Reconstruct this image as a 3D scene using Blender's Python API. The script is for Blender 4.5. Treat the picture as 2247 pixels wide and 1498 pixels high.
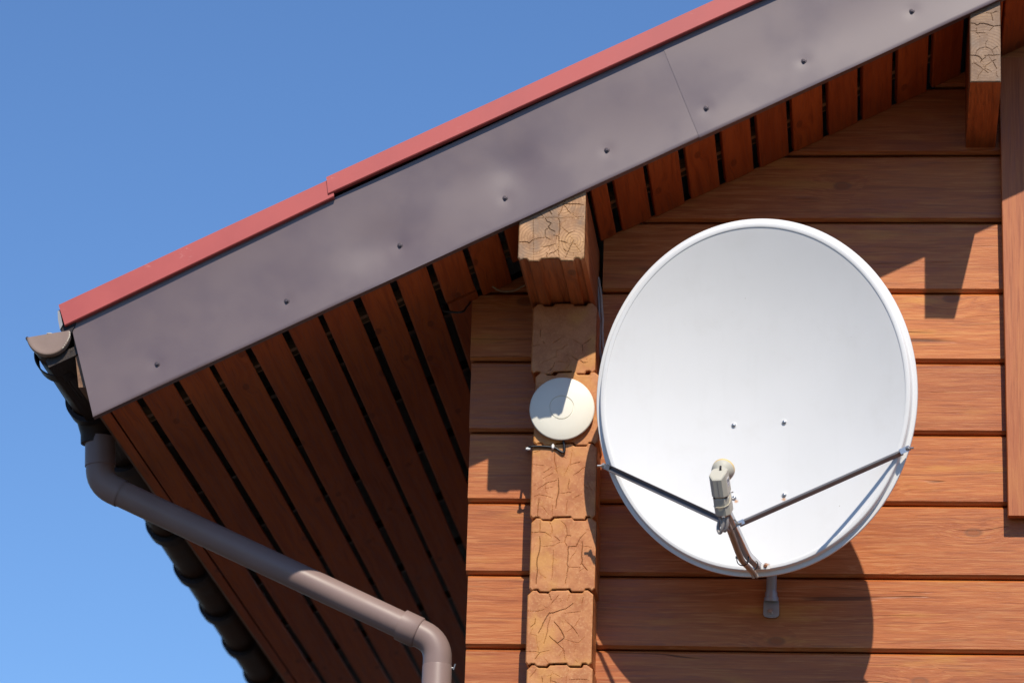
import bpy, math, random
import numpy as np
from mathutils import Vector, Matrix, noise
random.seed(7)
rng = np.random.default_rng(7)
R = math.radians
sc = bpy.context.scene
for o in list(bpy.data.objects):
    bpy.data.objects.remove(o)
COL = sc.collection

# ------------------------------------------------------------ camera, sky, sun, exposure
F_PX, CX, CY = 8106.0, 1123.5, 749.0             # photograph: 2247 x 1498 px
YAW, PITCH, ROLL = R(5.8505), R(17.4749), R(1.9207)
CAM = np.array([0.0, -10.2, 1.6])
_f = np.array([-math.sin(YAW)*math.cos(PITCH), math.cos(YAW)*math.cos(PITCH), math.sin(PITCH)])
_r = np.array([math.cos(YAW), math.sin(YAW), 0.0])
_u = np.cross(_r, _f)
RIGHT = _r*math.cos(ROLL) + _u*math.sin(ROLL)
UP = -_r*math.sin(ROLL) + _u*math.cos(ROLL)
FWD = _f
cam = bpy.data.cameras.new('camera'); camo = bpy.data.objects.new('camera', cam); COL.objects.link(camo)
camo.matrix_world = Matrix(((RIGHT[0], UP[0], -FWD[0], CAM[0]), (RIGHT[1], UP[1], -FWD[1], CAM[1]),
                            (RIGHT[2], UP[2], -FWD[2], CAM[2]), (0, 0, 0, 1)))
cam.sensor_fit = 'HORIZONTAL'; cam.sensor_width = 36.0; cam.lens = 36.0*F_PX/2247.0
cam.clip_start = 0.1; cam.clip_end = 5000
cam.dof.use_dof = True; cam.dof.focus_distance = 10.25; cam.dof.aperture_fstop = 3.5
sc.camera = camo

SUN = np.array([-0.2317, 1.0, -1.0171])           # the way the light travels
sun_el = math.atan2(1.0171, math.hypot(0.2317, 1.0)); sun_az = math.atan2(0.2317, -1.0)   # azimuth from +Y towards +X
w = bpy.data.worlds.new('World'); sc.world = w; w.use_nodes = True
nt = w.node_tree
sky = nt.nodes.new('ShaderNodeTexSky'); sky.sky_type = 'NISHITA'; sky.sun_disc = False
sky.sun_elevation = sun_el; sky.sun_rotation = sun_az
sky.air_density = 1.0; sky.dust_density = 0.1; sky.ozone_density = 6.0
bg = nt.nodes['Background']; bg.inputs['Strength'].default_value = 0.11
tint = nt.nodes.new('ShaderNodeMix'); tint.data_type = 'RGBA'; tint.blend_type = 'MULTIPLY'; tint.inputs[0].default_value = 1.0
tint.inputs[7].default_value = (0.91, 1.055, 1.225, 1.0)          # the deeper, more saturated blue of the photograph
nt.links.new(sky.outputs[0], tint.inputs[6]); nt.links.new(tint.outputs[2], bg.inputs[0])
sd = bpy.data.lights.new('sun', 'SUN'); sd.energy = 4.9; sd.angle = R(0.5); sd.color = (1.0, 0.915, 0.785)
so = bpy.data.objects.new('sun', sd); COL.objects.link(so)
so.rotation_euler = Vector(SUN).to_track_quat('-Z', 'Y').to_euler(); so.location = (3, -12, 14)
vs = sc.view_settings
vs.view_transform = 'Standard'; vs.look = 'None'; vs.exposure = 0.0; vs.gamma = 1.0; vs.use_curve_mapping = False

def ray(x, y): return FWD + RIGHT*(x-CX)/F_PX - UP*(y-CY)/F_PX
def at(x, y, Y):                                   # a point of the photograph at a known depth
    d = ray(x, y); return CAM + d*((Y-CAM[1])/d[1])

# ------------------------------------------------------------ object helpers
WLOC = {}
def tag(o, label=None, cat=None, group=None, kind=None):
    if label: o['label'] = label
    if cat: o['category'] = cat
    if group: o['group'] = group
    if kind: o['kind'] = kind
    return o
def thing(name, loc, label, cat, group=None):
    o = bpy.data.objects.new(name, None); COL.objects.link(o); o.location = loc; o.empty_display_size = .05
    WLOC[o.name] = np.array(loc, float)
    return tag(o, label, cat, group)
def obj(name, verts, faces, mat, parent=None, mats=None, fmat=None, smooth=False, attr=None, origin=None):
    v = np.array(verts, float).reshape(-1, 3)
    c = np.array(origin, float) if origin is not None else (v.min(0)+v.max(0))/2
    me = bpy.data.meshes.new(name)
    me.from_pydata((v-c).tolist(), [], [tuple(int(i) for i in f) for f in faces])
    for m in (mats or [mat]): me.materials.append(m)
    if fmat is not None: me.polygons.foreach_set('material_index', np.array(fmat, dtype=np.int32))
    if smooth is True: me.polygons.foreach_set('use_smooth', np.ones(len(me.polygons), bool))
    elif smooth: me.polygons.foreach_set('use_smooth', np.ones(len(me.polygons), bool)); me.set_sharp_from_angle(angle=R(smooth))
    if attr is not None:
        for k, a in attr.items():
            at_ = me.attributes.new(k, 'FLOAT', 'POINT'); at_.data.foreach_set('value', np.array(a, dtype=np.float32))
    me.validate(); me.update()
    o = bpy.data.objects.new(name, me); COL.objects.link(o)
    p = WLOC.get(parent.name, np.zeros(3)) if parent else np.zeros(3)
    if parent: o.parent = parent
    o.location = c - p; WLOC[o.name] = c
    return o
class MB:                                          # collects shapes into one mesh
    def __init__(s): s.v = []; s.f = []; s.m = []
    def add(s, v, f, m=0):
        b = len(s.v); s.v += [tuple(p) for p in v]; s.f += [tuple(b+i for i in q) for q in f]; s.m += [m]*len(f); return s
    def box(s, c, ax, h, m=0):                     # centre, three axes, half sizes
        c = np.array(c, float); A = [np.array(a, float)*k for a, k in zip(ax, h)]
        v = [c+sx*A[0]+sy*A[1]+sz*A[2] for sx in (-1, 1) for sy in (-1, 1) for sz in (-1, 1)]
        return s.add(v, [(0, 1, 3, 2), (4, 6, 7, 5), (0, 4, 5, 1), (2, 3, 7, 6), (0, 2, 6, 4), (1, 5, 7, 3)], m)
    def tube(s, pts, rad, n=12, cap=True, m=0, flat=None):
        P = [np.array(p, float) for p in pts]; rad = rad if hasattr(rad, '__len__') else [rad]*len(P)
        t0 = P[1]-P[0]; t0 /= np.linalg.norm(t0)
        nrm = np.cross(t0, (0, 0, 1.0)); nrm = np.cross(t0, (1.0, 0, 0)) if np.linalg.norm(nrm) < .1 else nrm
        nrm /= np.linalg.norm(nrm); rings = []
        for i, p in enumerate(P):
            a = P[max(i-1, 0)]; b = P[min(i+1, len(P)-1)]; t = b-a; t /= np.linalg.norm(t)
            nrm = nrm - t*(nrm@t); nrm /= np.linalg.norm(nrm); bi = np.cross(t, nrm)
            k = 1.0
            rings.append([p+rad[i]*k*(math.cos(2*math.pi*j/n)*nrm+math.sin(2*math.pi*j/n)*bi) for j in range(n)])
        v = [q for r_ in rings for q in r_]; f = []
        for i in range(len(P)-1):
            for j in range(n): f.append((i*n+j, i*n+(j+1) % n, (i+1)*n+(j+1) % n, (i+1)*n+j))
        if cap: f.append(tuple(range(n-1, -1, -1))); f.append(tuple((len(P)-1)*n+j for j in range(n)))
        return s.add(v, f, m)
    def lathe(s, c, ax, prof, n=24, m=0):          # profile of (radius, height along ax)
        c = np.array(c, float); ax = np.array(ax, float); ax /= np.linalg.norm(ax)
        e = np.cross(ax, (0, 0, 1.0)); e = np.array((1.0, 0, 0)) if np.linalg.norm(e) < 1e-3 else e/np.linalg.norm(e); g = np.cross(ax, e)
        v = [c+ax*h+r_*(math.cos(2*math.pi*j/n)*e+math.sin(2*math.pi*j/n)*g) for r_, h in prof for j in range(n)]; f = []
        for i in range(len(prof)-1):
            for j in range(n): f.append((i*n+j, i*n+(j+1) % n, (i+1)*n+(j+1) % n, (i+1)*n+j))
        f.append(tuple(range(n-1, -1, -1))); f.append(tuple((len(prof)-1)*n+j for j in range(n)))
        return s.add(v, f, m)
    def prism(s, poly, d, m=0):                    # closed 3D polygon pushed along d
        n = len(poly); d = np.array(d, float); v = [np.array(p, float) for p in poly]; v += [p+d for p in v]
        f = [tuple(range(n-1, -1, -1)), tuple(range(n, 2*n))] + [(i, (i+1) % n, n+(i+1) % n, n+i) for i in range(n)]
        return s.add(v, f, m)
    def build(s, name, mat, parent=None, **k):
        if max(s.m) > 0 and 'mats' in k: k['fmat'] = s.m
        return obj(name, s.v, s.f, mat, parent, **k)
def fillet(P, r, n=7):                             # rounds the corners of a path
    P = [np.array(p, float) for p in P]; out = [P[0]]
    for a, b, c in zip(P, P[1:], P[2:]):
        d1 = (a-b)/np.linalg.norm(a-b); d2 = (c-b)/np.linalg.norm(c-b)
        for i in range(n):
            t = i/(n-1); p, q = b+d1*r, b+d2*r; out.append((1-t)**2*p+2*t*(1-t)*b+t*t*q)
    return out+[P[-1]]
def spline(P, n=8):
    P = [np.array(p, float) for p in P]; Q = [2*P[0]-P[1]]+P+[2*P[-1]-P[-2]]; out = []
    for i in range(1, len(Q)-2):
        a, b, c, d = Q[i-1:i+3]
        for k in range(n):
            t = k/n; out.append(.5*(2*b+(c-a)*t+(2*a-5*b+4*c-d)*t*t+(3*b-a-3*c+d)*t**3))
    return out+[P[-1]]

# ------------------------------------------------------------ material helpers
class NT:
    def __init__(s, name):
        s.m = bpy.data.materials.new(name); s.m.use_nodes = True; s.t = s.m.node_tree
        s.b = s.t.nodes['Principled BSDF']
    def n(s, typ, ins=None, **k):
        nd = s.t.nodes.new('ShaderNode'+typ)
        for a, v in k.items(): setattr(nd, a, v)
        for a, v in (ins or {}).items(): s.set(nd.inputs[a], v)
        return nd
    def set(s, sock, v):
        if isinstance(v, bpy.types.NodeSocket): s.t.links.new(v, sock)
        else: sock.default_value = v
    def math(s, op, a, b=0.0, c=0.0, clamp=False):
        nd = s.n('Math', operation=op, use_clamp=clamp)
        for i, v in enumerate((a, b, c)): s.set(nd.inputs[i], v)
        return nd.outputs[0]
    def vmath(s, op, a, b):
        nd = s.n('VectorMath', operation=op); s.set(nd.inputs[0], a); s.set(nd.inputs[1], b); return nd.outputs[0]
    def ramp(s, fac, lo, hi, a=0.0, b=1.0, smooth=True):
        nd = s.n('MapRange', interpolation_type='SMOOTHSTEP' if smooth else 'LINEAR')
        for i, v in enumerate((fac, lo, hi, a, b)): s.set(nd.inputs[i], v)
        return nd.outputs[0]
    def mix(s, fac, a, b, mode='MIX'):
        nd = s.n('Mix', data_type='RGBA', blend_type=mode)
        s.set(nd.inputs[0], fac)
        for i, v in ((6, a), (7, b)): s.set(nd.inputs[i], v if isinstance(v, bpy.types.NodeSocket) or len(v) == 4 else (*v, 1))
        return nd.outputs[2]
    def coords(s, scale=(1, 1, 1), rnd=True):
        tc = s.n('TexCoord').outputs['Object']
        if rnd:
            oi = s.n('ObjectInfo').outputs['Random']
            off = s.n('CombineXYZ', {0: s.math('MULTIPLY', oi, 37.0), 1: s.math('MULTIPLY', oi, 91.0), 2: s.math('MULTIPLY', oi, 53.0)}).outputs[0]
            tc = s.vmath('ADD', tc, off)
        return s.vmath('MULTIPLY', tc, scale)
    def noise(s, vec, scale=1.0, detail=4.0, rough=.55, dist=0.0):
        return s.n('TexNoise', {'Vector': vec, 'Scale': scale, 'Detail': detail, 'Roughness': rough, 'Distortion': dist}).outputs['Fac']
    def out(s, col=None, rough=None, spec=None, metal=None, bump=None, bstr=.3, bdist=.002, coat=None):
        if col is not None: s.set(s.b.inputs['Base Color'], col if isinstance(col, bpy.types.NodeSocket) else (*col, 1))
        if rough is not None: s.set(s.b.inputs['Roughness'], rough)
        if spec is not None: s.set(s.b.inputs['Specular IOR Level'], spec)
        if metal is not None: s.set(s.b.inputs['Metallic'], metal)
        if coat is not None: s.set(s.b.inputs['Coat Weight'], coat[0]); s.set(s.b.inputs['Coat Roughness'], coat[1])
        if bump is not None:
            bn = s.n('Bump', {'Height': bump, 'Strength': bstr, 'Distance': bdist}); s.t.links.new(bn.outputs[0], s.b.inputs['Normal'])
        return s.m

def wood(name, axis, base, dark, light, gold, worn=.5, knots=1.0, cracks=1.0, rough=(.38, .60), spec=.46, bstr=.5):
    """stained, weathered pine with the grain along the given axis"""
    s = NT(name)
    c = s.coords()
    sep = s.n('SeparateXYZ', {0: c}).outputs
    L = sep['XYZ'.index(axis)]; others = [sep[i] for i in range(3) if 'XYZ'[i] != axis]
    big = s.noise(s.n('CombineXYZ', {0: s.math('MULTIPLY', L, 1.1), 1: s.math('MULTIPLY', others[0], 5), 2: s.math('MULTIPLY', others[1], 5)}).outputs[0], 1, 3)
    # knots: cells stretched along the grain, few of them filled
    kv = s.n('CombineXYZ', {0: s.math('MULTIPLY', L, 3.2), 1: s.math('MULTIPLY', s.math('ADD', others[0], others[1]), 6.5)}).outputs[0]
    vor = s.n('TexVoronoi', {'Vector': kv, 'Scale': 1.0, 'Randomness': .95}, feature='F1', voronoi_dimensions='2D')
    pick = s.math('GREATER_THAN', s.n('SeparateColor', {0: vor.outputs['Color']}).outputs[0], .66)
    kd = vor.outputs['Distance']
    kin = s.math('MULTIPLY', s.ramp(kd, .062, .040), pick)
    kring = s.math('MULTIPLY', s.ramp(kd, .105, .060), pick)
    warp = s.math('MULTIPLY', s.ramp(kd, .40, .03), pick)
    w1 = s.math('MULTIPLY', s.math('SUBTRACT', big, .5), .035)
    w2 = s.math('ADD', w1, s.math('MULTIPLY', warp, .012))
    A = s.math('ADD', others[0], w2); B = s.math('ADD', others[1], w2)
    g1 = s.noise(s.n('CombineXYZ', {0: s.math('MULTIPLY', L, 1.6), 1: s.math('MULTIPLY', A, 46), 2: s.math('MULTIPLY', B, 46)}).outputs[0], 1, 3, .6)
    g2 = s.noise(s.n('CombineXYZ', {0: s.math('MULTIPLY', L, 7), 1: s.math('MULTIPLY', A, 190), 2: s.math('MULTIPLY', B, 190)}).outputs[0], 1, 3, .65)
    g3 = s.noise(s.n('CombineXYZ', {0: s.math('MULTIPLY', L, 26), 1: s.math('MULTIPLY', A, 330), 2: s.math('MULTIPLY', B, 330)}).outputs[0], 1, 2, .6)
    col = s.mix(s.ramp(g1, .30, .62, .12, 1.0), dark, base)
    col = s.mix(s.math('MULTIPLY', s.ramp(g2, .51, .66), .52), col, light)
    col = s.mix(s.math('MULTIPLY', s.ramp(g2, .47, .34), .60), col, tuple(x*.8 for x in dark))
    g4 = s.noise(s.n('CombineXYZ', {0: s.math('MULTIPLY', L, 3.0), 1: s.math('MULTIPLY', A, 88), 2: s.math('MULTIPLY', B, 88)}).outputs[0], 1, 2, .6)
    col = s.mix(s.math('MULTIPLY', s.ramp(g4, .60, .67), .42), col, tuple(x*.62 for x in dark))
    patch = s.noise(s.n('CombineXYZ', {0: s.math('MULTIPLY', L, 2.6), 1: s.math('MULTIPLY', others[0], 16), 2: s.math('MULTIPLY', others[1], 16)}).outputs[0], 1, 5, .6)
    col = s.mix(s.math('MULTIPLY', s.ramp(patch, .56, .74), worn), col, gold)
    grey = s.noise(s.n('CombineXYZ', {0: s.math('MULTIPLY', L, 4.3), 1: s.math('MULTIPLY', others[0], 9), 2: s.math('MULTIPLY', others[1], 9)}).outputs[0], 1, 4, .6)
    col = s.mix(s.math('MULTIPLY', s.ramp(grey, .6, .78), .28*worn), col, (.30, .19, .12))
    oi = s.n('ObjectInfo').outputs['Random']
    col = s.mix(1.0, col, s.mix(oi, (.84, .80, .82), (1.08, 1.10, 1.02)), 'MULTIPLY')
    col = s.mix(s.math('MULTIPLY', kring, .7*knots), col, (dark[0]*.5, dark[1]*.62, dark[2]*.9))
    col = s.mix(s.math('MULTIPLY', kin, .75*knots), col, (dark[0]*.85, dark[1]*.85, dark[2]*.7))
    # long drying checks that run with the grain
    cn = s.noise(s.n('CombineXYZ', {0: s.math('MULTIPLY', L, .55), 1: s.math('MULTIPLY', A, 19), 2: s.math('MULTIPLY', B, 19)}).outputs[0], 1, 1, .4)
    cm = s.noise(s.n('CombineXYZ', {0: s.math('MULTIPLY', L, 2.3), 1: s.math('MULTIPLY', others[0], 9), 2: s.math('MULTIPLY', others[1], 9)}).outputs[0], 1, 2, .5)
    ck = s.math('MULTIPLY', s.ramp(s.math('ABSOLUTE', s.math('SUBTRACT', cn, .5)), .010, .003), s.ramp(cm, .55, .64))
    ck = s.math('MULTIPLY', ck, cracks)
    col = s.mix(s.math('MULTIPLY', ck, .7), col, tuple(x*.12 for x in dark))
    rg = s.ramp(g2, .3, .7, rough[0], rough[1])
    h = s.math('ADD', s.math('MULTIPLY', g2, .6), s.math('MULTIPLY', g3, .5))
    h = s.math('SUBTRACT', h, s.math('MULTIPLY', ck, 1.6))
    return s.out(col, rg, spec, bump=h, bstr=bstr, bdist=.0016)

def endgrain(name, base, dark, light, gold, rings=None):
    """cut log end; the mesh carries the crack depth"""
    s = NT(name)
    c = s.coords()
    n1 = s.noise(c, 22, 5, .65); n2 = s.noise(c, 130, 4, .7); n3 = s.noise(c, 9, 3)
    col = s.mix(s.ramp(n1, .35, .65), dark, base)
    col = s.mix(s.math('MULTIPLY', s.ramp(n2, .5, .7), .5), col, light)
    col = s.mix(s.math('MULTIPLY', s.ramp(n3, .5, .68), .6), col, gold)
    streak = s.noise(s.vmath('MULTIPLY', c, (60, 60, 320)), 1, 3, .6)
    col = s.mix(s.math('MULTIPLY', s.ramp(streak, .45, .3), .3), col, dark)
    if rings:
        rg = s.n('Attribute', attribute_name='ring').outputs['Fac']
        wv = s.math('SINE', s.math('MULTIPLY', s.math('ADD', rg, s.math('MULTIPLY', s.math('SUBTRACT', n1, .5), .006)), 760.0))
        col = s.mix(s.ramp(wv, 0, .9, 0, .7), col, dark)
        gy = s.math('MULTIPLY', s.ramp(n3, .46, .34), .55)
        col = s.mix(gy, col, (.16, .12, .09))
        rf = s.noise(s.vmath('MULTIPLY', c, (240, 240, 36)), 1, 3, .6)
        col = s.mix(s.math('MULTIPLY', s.ramp(rf, .5, .3), .35), col, dark)
    ck = s.n('Attribute', attribute_name='crack').outputs['Fac']
    col = s.mix(s.math('MULTIPLY', s.ramp(ck, .2, .9), .66), col, (.05, .022, .010))
    h = s.math('ADD', n2, s.math('MULTIPLY', streak, .6))
    return s.out(col, s.ramp(n2, .3, .7, .42, .68), .45, bump=h, bstr=.4, bdist=.001)

def metal_paint(name, col, rough, spec=.5, var=.12, dirt=.0, bscale=0, metal=0.0, speck=None, scuff=None):
    s = NT(name); c = s.coords()
    n = s.noise(c, 5, 4); f = s.noise(c, 420, 2)
    k = s.mix(s.ramp(n, .35, .65), tuple(x*(1-var) for x in col), tuple(x*(1+var*.6) for x in col))
    if dirt:
        d = s.noise(c, 17, 6, .7); k = s.mix(s.math('MULTIPLY', s.ramp(d, .55, .8), dirt), k, (.16, .12, .09))
    if speck:
        v = s.n('TexVoronoi', {'Vector': c, 'Scale': speck[0], 'Randomness': 1.0})
        p = s.math('GREATER_THAN', s.n('SeparateColor', {0: v.outputs['Color']}).outputs[1], speck[1])
        k = s.mix(s.math('MULTIPLY', s.ramp(v.outputs['Distance'], .16, .07), p), k, speck[2])
    if scuff:
        a = s.noise(s.vmath('MULTIPLY', c, (40, 40, 150)), 1, 4, .7); b = s.noise(c, 5.5, 2)
        k = s.mix(s.math('MULTIPLY', s.math('MULTIPLY', s.ramp(a, .56, .66), s.ramp(b, .56, .66)), scuff[0]), k, scuff[1])
    r_ = s.ramp(n, .3, .7, rough*.88, rough*1.12)
    return s.out(k, r_, spec, metal, bump=f if bscale else None, bstr=bscale, bdist=.0003)

STAIN = dict(base=(.51, .153, .036), dark=(.39, .102, .022), light=(.64, .285, .105), gold=(.60, .265, .050))
M = {}
M['log_x'] = wood('stained_log_wood', 'X', **STAIN, worn=.62)
M['log_y'] = wood('stained_side_log_wood', 'Y', **STAIN, worn=.4)
M['purlin_y'] = wood('stained_purlin_wood', 'Y', (.40, .125, .038), (.24, .065, .018), (.5, .19, .07), (.45, .17, .05), worn=.3, cracks=.4)
M['soffit'] = wood('stained_soffit_wood', 'Y', (.42, .100, .022), (.31, .064, .013), (.48, .135, .036), (.46, .128, .026), worn=.25, cracks=.15, rough=(.5, .68), spec=.35, bstr=.25)
M['trim_z'] = wood('stained_trim_wood', 'Z', (.50, .155, .046), (.42, .118, .032), (.58, .225, .085), (.54, .20, .050), worn=.45, cracks=.12, bstr=.3)
M['batten'] = wood('raw_batten_wood', 'X', (.30, .21, .12), (.2, .13, .07), (.36, .27, .17), (.3, .2, .1), worn=.2, cracks=.2)
M['rough_wood'] = wood('dark_board_wood', 'Y', (.20, .10, .05), (.12, .055, .025), (.26, .14, .08), (.22, .12, .05), worn=.3)
M['deck'] = wood('shaded_void_wood', 'Y', (.030, .017, .010), (.02, .011, .006), (.04, .024, .014), (.03, .018, .01), worn=.2)  # near-black base stands in for the shade of the closed roof void
M['end_paint'] = endgrain('stained_log_end', (.54, .222, .080), (.41, .142, .046), (.66, .36, .17), (.60, .29, .070))
M['end_raw'] = endgrain('raw_beam_end', (.52, .285, .135), (.30, .145, .060), (.63, .40, .225), (.55, .31, .125), rings=True)
M['end_grey'] = endgrain('weathered_beam_end', (.30, .18, .105), (.19, .105, .058), (.40, .27, .175), (.33, .19, .085), rings=True)
M['fascia'] = metal_paint('mauve_brown_sheet_metal', (.104, .062, .064), .41, 1.0, .05)
M['verge'] = metal_paint('red_sheet_metal', (.435, .078, .070), .5, .5, .06, scuff=(.55, (.66, .36, .32)))
M['roof'] = metal_paint('red_roof_metal', (.30, .05, .045), .45)
M['screw'] = metal_paint('dark_screw_metal', (.10, .075, .08), .35, .6, metal=.3)
M['gutter'] = metal_paint('brown_gutter_metal', (.050, .028, .018), .55, .22, .35, dirt=.25)
M['cap'] = metal_paint('brown_gutter_cap_plastic', (.27, .19, .15), .27, .5, .12, dirt=.15)
M['strap'] = metal_paint('dark_strap_metal', (.026, .021, .025), .55, .25)
M['pipe'] = metal_paint('grey_brown_pipe_plastic', (.260, .182, .164), .45, .35, .07, dirt=.06, speck=(24, .95, (.16, .12, .1)))
M['sealant'] = metal_paint('pale_sealant', (.5, .44, .36), .6)
M['galv'] = metal_paint('galvanised_steel', (.50, .51, .54), .33, .5, .15, metal=.85)
M['tube'] = metal_paint('grey_bracket_steel', (.38, .37, .37), .45, .5, .2, metal=.25)
M['strut'] = metal_paint('dull_strut_steel', (.20, .20, .215), .42, .5, .15, metal=.7)
M['bolt'] = metal_paint('bolt_steel', (.42, .43, .45), .32, .5, .1, metal=.85)
M['rust'] = metal_paint('rusty_steel', (.28, .12, .06), .6, .4, .3, metal=.3)
M['lnb'] = metal_paint('beige_housing_plastic', (.50, .475, .395), .5, .4, .05)
M['lnb_pale'] = metal_paint('cream_seal_plastic', (.66, .58, .42), .5)
M['horn_cap'] = metal_paint('yellowed_cap_plastic', (.72, .52, .22), .5)
M['sticker'] = metal_paint('white_sticker_paper', (.72, .72, .74), .6)
M['ink'] = metal_paint('grey_print_ink', (.2, .21, .24), .7)
M['cable_grey'] = metal_paint('grey_cable_sheath', (.34, .31, .29), .5, .4, .15, dirt=.3)
M['cable_brown'] = metal_paint('weathered_cable_sheath', (.46, .39, .32), .6, .3, .25, dirt=.35)
M['black'] = metal_paint('black_cable_sheath', (.015, .015, .017), .35, .5)
M['white'] = metal_paint('white_clip_plastic', (.78, .78, .76), .45)
M['antenna'] = metal_paint('cream_antenna_plastic', (.82, .79, .68), .45, .45, .015)

def reflector_mat():
    s = NT('white_reflector_paint')
    tc = s.n('TexCoord').outputs['Object']
    n = s.noise(tc, 3, 3); col = s.mix(s.ramp(n, .3, .7), (.755, .748, .735), (.785, .777, .765))
    v = s.n('TexVoronoi', {'Vector': tc, 'Scale': 34, 'Randomness': 1.0})
    p = s.math('GREATER_THAN', s.n('SeparateColor', {0: v.outputs['Color']}).outputs[0], .955)
    col = s.mix(s.math('MULTIPLY', s.math('MULTIPLY', s.ramp(v.outputs['Distance'], .075, .03), p), .6), col, (.30, .24, .18))
    rs = s.noise(s.vmath('MULTIPLY', tc, (38, 38, 1.6)), 1, 4, .6); col = s.mix(s.math('MULTIPLY', s.ramp(rs, .52, .75), .05), col, (.55, .53, .49))
    du = s.noise(tc, 9, 5, .65); col = s.mix(s.math('MULTIPLY', s.ramp(du, .5, .75), .12), col, (.58, .55, .50))
    sep = s.n('SeparateXYZ', {0: tc}).outputs
    jit = s.math('MULTIPLY', s.math('SUBTRACT', s.noise(tc, 130, 3), .5), .006)
    for (x, z, rx, rz, st) in RUST:                 # run-off stains below the rusting bolts
        dx = s.math('DIVIDE', s.math('ADD', s.math('SUBTRACT', sep[0], x), jit), rx); dz = s.math('DIVIDE', s.math('ADD', s.math('SUBTRACT', sep[2], z), jit), rz)
        d = s.math('SQRT', s.math('ADD', s.math('MULTIPLY', dx, dx), s.math('MULTIPLY', dz, dz)))
        col = s.mix(s.math('MULTIPLY', s.ramp(d, 1.0, .25), st), col, (.62, .30, .12))
    return s.out(col, .38, .45)

# ------------------------------------------------------------ the ground
def ground():
    s = NT('gravel_yard'); c = s.coords((1, 1, 1), False)
    a = s.noise(c, .6, 6, .6); b = s.noise(c, 35, 4)
    col = s.mix(s.ramp(a, .4, .6), (.115, .092, .075), (.085, .074, .058)); col = s.mix(s.ramp(b, .3, .7), tuple([.055, .046, .038]), col)
    m = s.out(col, .9, .2, bump=b, bstr=.5, bdist=.02)
    n = 40; xs = np.concatenate([-np.geomspace(900, 2, n//2), np.geomspace(2, 900, n//2)])
    V = [(x, y, -.05+.05*noise.noise((x*.1, y*.1, 0)) if abs(x) < 60 and abs(y) < 60 else -.05) for y in xs for x in xs]
    Fc = [(j*n+i, j*n+i+1, (j+1)*n+i+1, (j+1)*n+i) for j in range(n-1) for i in range(n-1)]
    o = obj('ground', V, Fc, m, smooth=True, origin=(0, 0, 0)); tag(o, kind='structure')
ground()

# ------------------------------------------------------------ the log house
SL, Z0 = .4932, 5.5018                             # lower edge of the fascia: z = SL*x + Z0
YF = -.525                                         # face of the fascia
TH = math.atan(SL); SV = np.array([math.cos(TH), 0, math.sin(TH)]); TV = np.array([-math.sin(TH), 0, math.cos(TH)])
RIDGE_X = 2.0
def Lz(x): return SL*x+Z0
house = thing('log_house', (0.9, 2.5, 0), 'log house corner of stained timber with brown metal fascia under a red roof edge', 'house')

# gable wall: one log per course
PITCH_Z = .2125
JOINTS = [5.628, 5.4155, 5.208, 4.9918, 4.7805, 4.5658, 4.3563, 4.1427, 3.9288, 3.716, 3.5035]
def gable_log(zb, zt, x0, x1, clip):
    # section in (y, z): front face with a chamfer above and below
    sec = [(0, zb), (.0022, zb-.0015), (.0095, zb-.0088), (.03, zb-.0095), (.031, zb-.0115), (.19, zb-.0115), (.19, zt-.0150), (.03, zt-.0165), (.0085, zt-.0155), (.002, zt-.0200), (0, zt-.0220)]
    nx = max(2, int((x1-x0)/.05)); V = []; Fc = []
    ph = random.random()*50
    for i in range(nx+1):
        x = x0+(x1-x0)*i/nx
        for (y, z) in sec:
            jz = .0012*noise.noise((x*3.1, z*7, ph)) if y < .05 else 0
            jy = .0012*noise.noise((x*2.3, z*3, ph+9)) if y < .05 else 0
            V.append((x, y+jy, z+jz))
    k = len(sec)
    for i in range(nx):
        for j in range(k): Fc.append((i*k+j, (i+1)*k+j, (i+1)*k+(j+1) % k, i*k+(j+1) % k))
    Fc.append(tuple(range(k))); Fc.append(tuple(nx*k+j for j in range(k-1, -1, -1)))
    if clip:
        import bmesh
        bm = bmesh.new(); vs_ = [bm.verts.new(v) for v in V]
        for f in Fc: bm.faces.new([vs_[i] for i in f])
        for sgn, xr in ((1, 0.0), (-1, 2*RIDGE_X)):
            nrm = Vector((-SL*sgn, 0, 1)).normalized(); co = Vector((xr, 0, Z0+.03))
            r_ = bmesh.ops.bisect_plane(bm, geom=bm.verts[:]+bm.edges[:]+bm.faces[:], plane_co=co, plane_no=nrm, clear_outer=True)
            ed = [e for e in r_['geom_cut'] if isinstance(e, bmesh.types.BMEdge)]
            if ed: bmesh.ops.contextual_create(bm, geom=ed)
        bmesh.ops.recalc_face_normals(bm, faces=bm.faces[:])
        bm.verts.index_update(); V = [v.co[:] for v in bm.verts]; Fc = [[v.index for v in f.verts] for f in bm.faces]; bm.free()
    obj('wall_log', V, Fc, M['log_x'], house)
TOPX = 2*RIDGE_X
for k in range(len(JOINTS)):
    zb = JOINTS[k]; zt = zb+PITCH_Z if k == 0 else JOINTS[k-1]
    x0 = -.785 if k <= 3 else (-1.1652+.018*(4.78-zb)+random.uniform(-.002, .002))
    gable_log(zb, zt, x0, TOPX-x0, k <= 4)
    if k == 3: gable_log(zb, zt, -1.1652, -.99, True)
zb = JOINTS[0]+PITCH_Z
while zb < Lz(RIDGE_X)-.02:
    gable_log(zb, zb+PITCH_Z, 0, TOPX, True); zb += PITCH_Z
m_ = MB(); m_.box((RIDGE_X, .095, 1.74), np.eye(3), (RIDGE_X+1.15, .094, 1.745)); m_.build('lower_wall', M['log_x'], house)

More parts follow.
